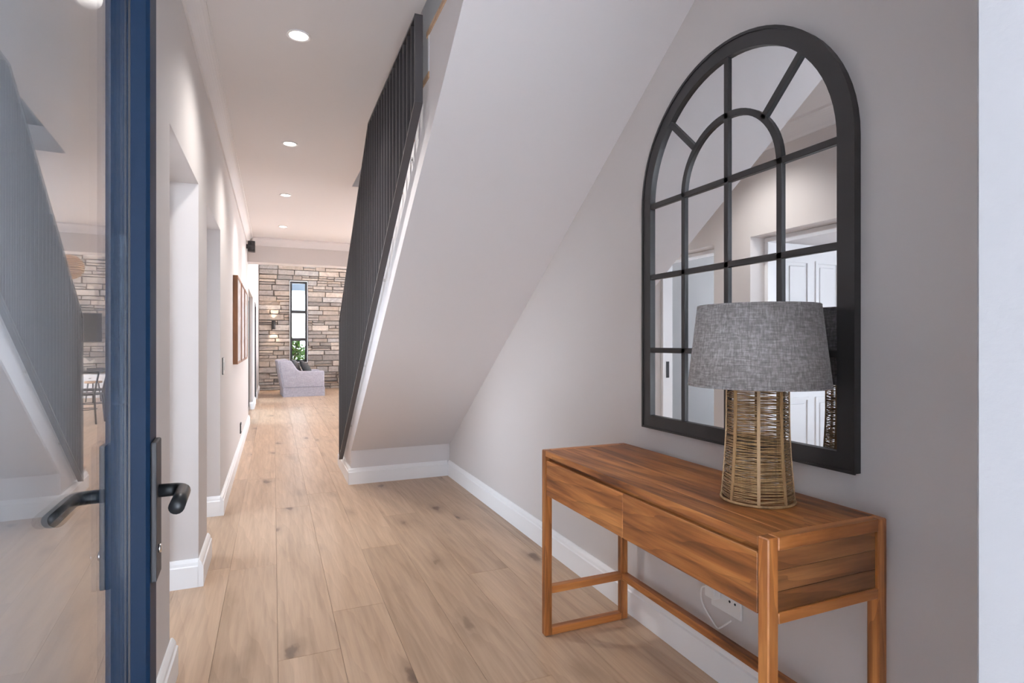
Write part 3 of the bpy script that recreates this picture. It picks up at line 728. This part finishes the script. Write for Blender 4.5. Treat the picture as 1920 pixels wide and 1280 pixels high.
def cushion(name, label, loc, rot, mat, s=.40):
    bm = NB(); n_ = 12; vs = {}
    for sgn in (1, -1):
        for i in range(n_+1):
            for j in range(n_+1):
                u, v = i/n_*2-1, j/n_*2-1
                if sgn < 0 and (abs(u) == 1 or abs(v) == 1): vs[sgn, i, j] = vs[1, i, j]; continue
                hgt = .075*((1-u*u)*(1-v*v))**.45
                vs[sgn, i, j] = bm.verts.new((u*s/2*(1-.06*(1-v*v)*0), sgn*hgt, v*s/2))
    for sgn in (1, -1):
        for i in range(n_):
            for j in range(n_):
                q_ = [vs[sgn, i, j], vs[sgn, i+1, j], vs[sgn, i+1, j+1], vs[sgn, i, j+1]]
                try: bm.faces.new(q_)
                except ValueError: pass
    bmesh.ops.recalc_face_normals(bm, faces=bm.faces[:])
    o = obj(name, bm, mat, smooth=True); o.location = loc; o.rotation_euler = rot
    return tag(o, label, 'cushion')
cushion('scatter_cushion', 'black square cushion on the seat of the mauve armchair', (.72, 14.30, .62), (math.radians(-32), math.radians(16), math.radians(62)), 'charcoal_cloth', .40)
cushion('scatter_cushion', 'dark grey cushion leaning on the armchair back beside the black one', (.50, 14.42, .66), (math.radians(-24), math.radians(4), math.radians(80)), linen('grey_cushion_cloth', (.06, .06, .065, 1), (.1, .1, .105, 1), (.15, .15, .155, 1), 120, .3), .40)

sn = thing('wall_sconce', 'black up and down wall light on the stone wall left of the window', 'wall light', (.0, YF-.14, 1.70))
bm = NB(); lathe(bm, [(.038, -.11), (.045, -.11), (.045, .11), (.038, .11)], 0, 0, 24, closed=True); obj('shade', bm, 'black', sn)
bx('back_plate', 'black', sn, -.04, .04, .10, .125, -.06, .06, bev=.003); bx('arm', 'black', sn, -.012, .012, .04, .11, -.012, .012)
for s_ in (1, -1):
    bm = NB(); lathe(bm, [(.001, s_*.085), (.037, s_*.085), (.037, s_*.095), (.001, s_*.095)], 0, 0, 20, closed=True); obj('lamp_lens', bm, 'sconce_glow', sn)
    l = bpy.data.lights.new('sconce_beam', 'SPOT'); l.energy = 26; l.color = (1, .78, .58); l.spot_size = math.radians(80); l.spot_blend = .6; l.shadow_soft_size = .03
    lo = bpy.data.objects.new('sconce_beam', l); C.objects.link(lo); lo.parent = sn; lo.location = (0, .0, s_*.115); lo.rotation_euler = (0 if s_ < 0 else PI, 0, 0)

tv = thing('television', 'black flat television on the stone wall, reflected in the front door glass', 'television', (2.55, YF-.22, 1.25))
bx('screen', 'screen', tv, -.56, .56, -.035, -.03, .02, .66); bx('casing', 'black', tv, -.57, .57, -.03, .0, .01, .67, bev=.004); bx('wall_bracket', 'plate', tv, -.2, .2, 0, .145, .2, .45)
mu = thing('media_cabinet', 'low white cabinet under the television, reflected in the door glass', 'cabinet', (2.75, YF-.33, 0))
bx('carcass', 'white', mu, -.9, .9, -.20, .24, .08, .52, bev=.003); bx('plinth', 'white', mu, -.86, .86, -.16, .2, 0, .08)
for i in range(3):
    dd = bx('door', 'white', mu, -.895+i*.6, -.305+i*.6, -.219, -.201, .09, .51, bev=.003); bx('handle', 'black', dd, -.62+i*.6, -.58+i*.6, -.232, -.219, .44, .452)

def dining_chair(label, loc, rz):
    d = thing('dining_chair', label, 'chair', loc, rz, 'dining chairs reflected in the door glass')
    bm = NB(); prism(bm, [(.21*math.cos(2*PI*i/20), .21*math.sin(2*PI*i/20)) for i in range(20)], .44, .465, 'Z', bev=.004); obj('seat', bm, 'black', d)
    for sx_ in (-1, 1):
        bm = NB(); tube(bm, [(sx_*.13, -.13, .44), (sx_*.17, -.17, 0)], [.016, .012], 10); obj('leg', bm, 'black', d)
        bm = NB(); tube(bm, [(sx_*.17, .19, 0), (sx_*.15, .16, .44), (sx_*.16, .19, .62), (sx_*.21, .24, .80)], [.012, .016, .014, .012], 10); obj('leg', bm, 'black', d)
    bm = NB(); tube(bm, [(.24*math.cos(PI*i/16), -.02+.26*math.sin(PI*i/16), .80) for i in range(-1, 18)], .014, 8); obj('bent_backrest', bm, 'black', d)
    bm = NB(); tube(bm, [(.14*math.cos(2*PI*i/24), .14*math.sin(2*PI*i/24), .22) for i in range(24)], .008, 6, closed=True); obj('stretcher_ring', bm, 'black', d)
dining_chair('dark bentwood dining chair, the nearer one reflected in the door glass', (1.42, 10.75, 0), math.radians(100))
dining_chair('dark bentwood dining chair set behind the nearer one', (1.50, 11.7, 0), math.radians(80))
st = thing('stool', 'small round stool with dark legs near the media cabinet', 'stool', (1.93, 14.5, 0))
bm = NB(); lathe(bm, [(.001, .40), (.15, .40), (.155, .41), (.155, .43), (.15, .44), (.001, .44)], 0, 0, 24); obj('seat', bm, 'oak_tread', st)
for j in range(3):
    an = j*2*PI/3+.4; bm = NB(); tube(bm, [(.10*math.cos(an), .10*math.sin(an), .40), (.15*math.cos(an), .15*math.sin(an), 0)], .012, 8); obj('leg', bm, 'black', st)
pe = thing('pendant_lamp', 'pale wicker globe pendant lamp in the living room, reflected in the door glass', 'pendant', (1.50, 10.1, 2.33))
bm = NB()
for k in range(17):
    t_ = -PI/2+PI*(k+.5)/17; r = .165*math.cos(t_); zz = .165*math.sin(t_)
    tube(bm, [(r*math.cos(2*PI*j/28), r*math.sin(2*PI*j/28), zz) for j in range(28)], .0125, 6, closed=True)
obj('wicker_shade', bm, 'wicker', pe)
bm = NB(); tube(bm, [(0, 0, .15), (0, 0, 3.69-2.33)], .004, 6); obj('cable', bm, 'black', pe)
bm = NB(); lathe(bm, [(.05, 3.70-2.33), (.05, 3.67-2.33), (.001, 3.665-2.33)], 0, 0, 16); obj('ceiling_rose', bm, 'white', pe)

# ------------------------------------------------------------------ outside the tall window
bm = NB(); box(bm, -3, 6, 21, 21.2, -.085, 2.3)
tag(obj('garden_wall', bm, 'render'), 'white garden wall outside the tall window', 'wall', kind='structure')
bm = NB(); box(bm, -1, 3, 16.9, 18.4, 2.70, 2.95)
tag(obj('trim_6', bm, 'eave'), 'grey eave above the tall window outside', kind='structure')
def shrub(label, x, y, h, seed, nlf=1000):
    rn = random.Random(seed); t_ = thing('shrub', label, 'shrub', (x, y, -.085), group='shrubs outside the tall window')
    bm = NB(); 
    for s_ in range(5):
        an = rn.uniform(0, 2*PI); tube(bm, [(0, 0, 0), (.08*math.cos(an), .08*math.sin(an), h*.5), (.2*math.cos(an), .2*math.sin(an), h*.9)], [.015, .01, .005], 6)
    obj('stem', bm, 'picwood', t_)
    bm = NB()
    for i in range(nlf):
        a_, z_ = rn.uniform(0, 2*PI), h*(.2+.8*rn.random()**.8); r_ = 0.38*math.sqrt(rn.random())*(1.15-.5*z_/h)
        p_ = Vector((r_*math.cos(a_), r_*math.sin(a_), z_)); m_ = Matrix.Rotation(rn.uniform(0, 6.28), 3, 'Z') @ Matrix.Rotation(rn.uniform(-.9, .9), 3, 'X')
        l_, w_ = rn.uniform(.10, .17), rn.uniform(.035, .055)
        vs = [bm.verts.new(p_+m_ @ Vector(c_)) for c_ in ((0, 0, 0), (w_, l_*.5, .012), (0, l_, -.01), (-w_, l_*.5, .012))]
        bm.faces.new(vs)
    f_ = obj('foliage', bm, 'leaf', t_); f_['kind'] = 'stuff'
shrub('bright green leafy shrub outside at the left of the tall window', .46, 16.9, 1.38, 1)
shrub('lower green shrub outside at the right of the tall window', 1.02, 17.6, 1.2, 2)
print('objects', len(bpy.data.objects))
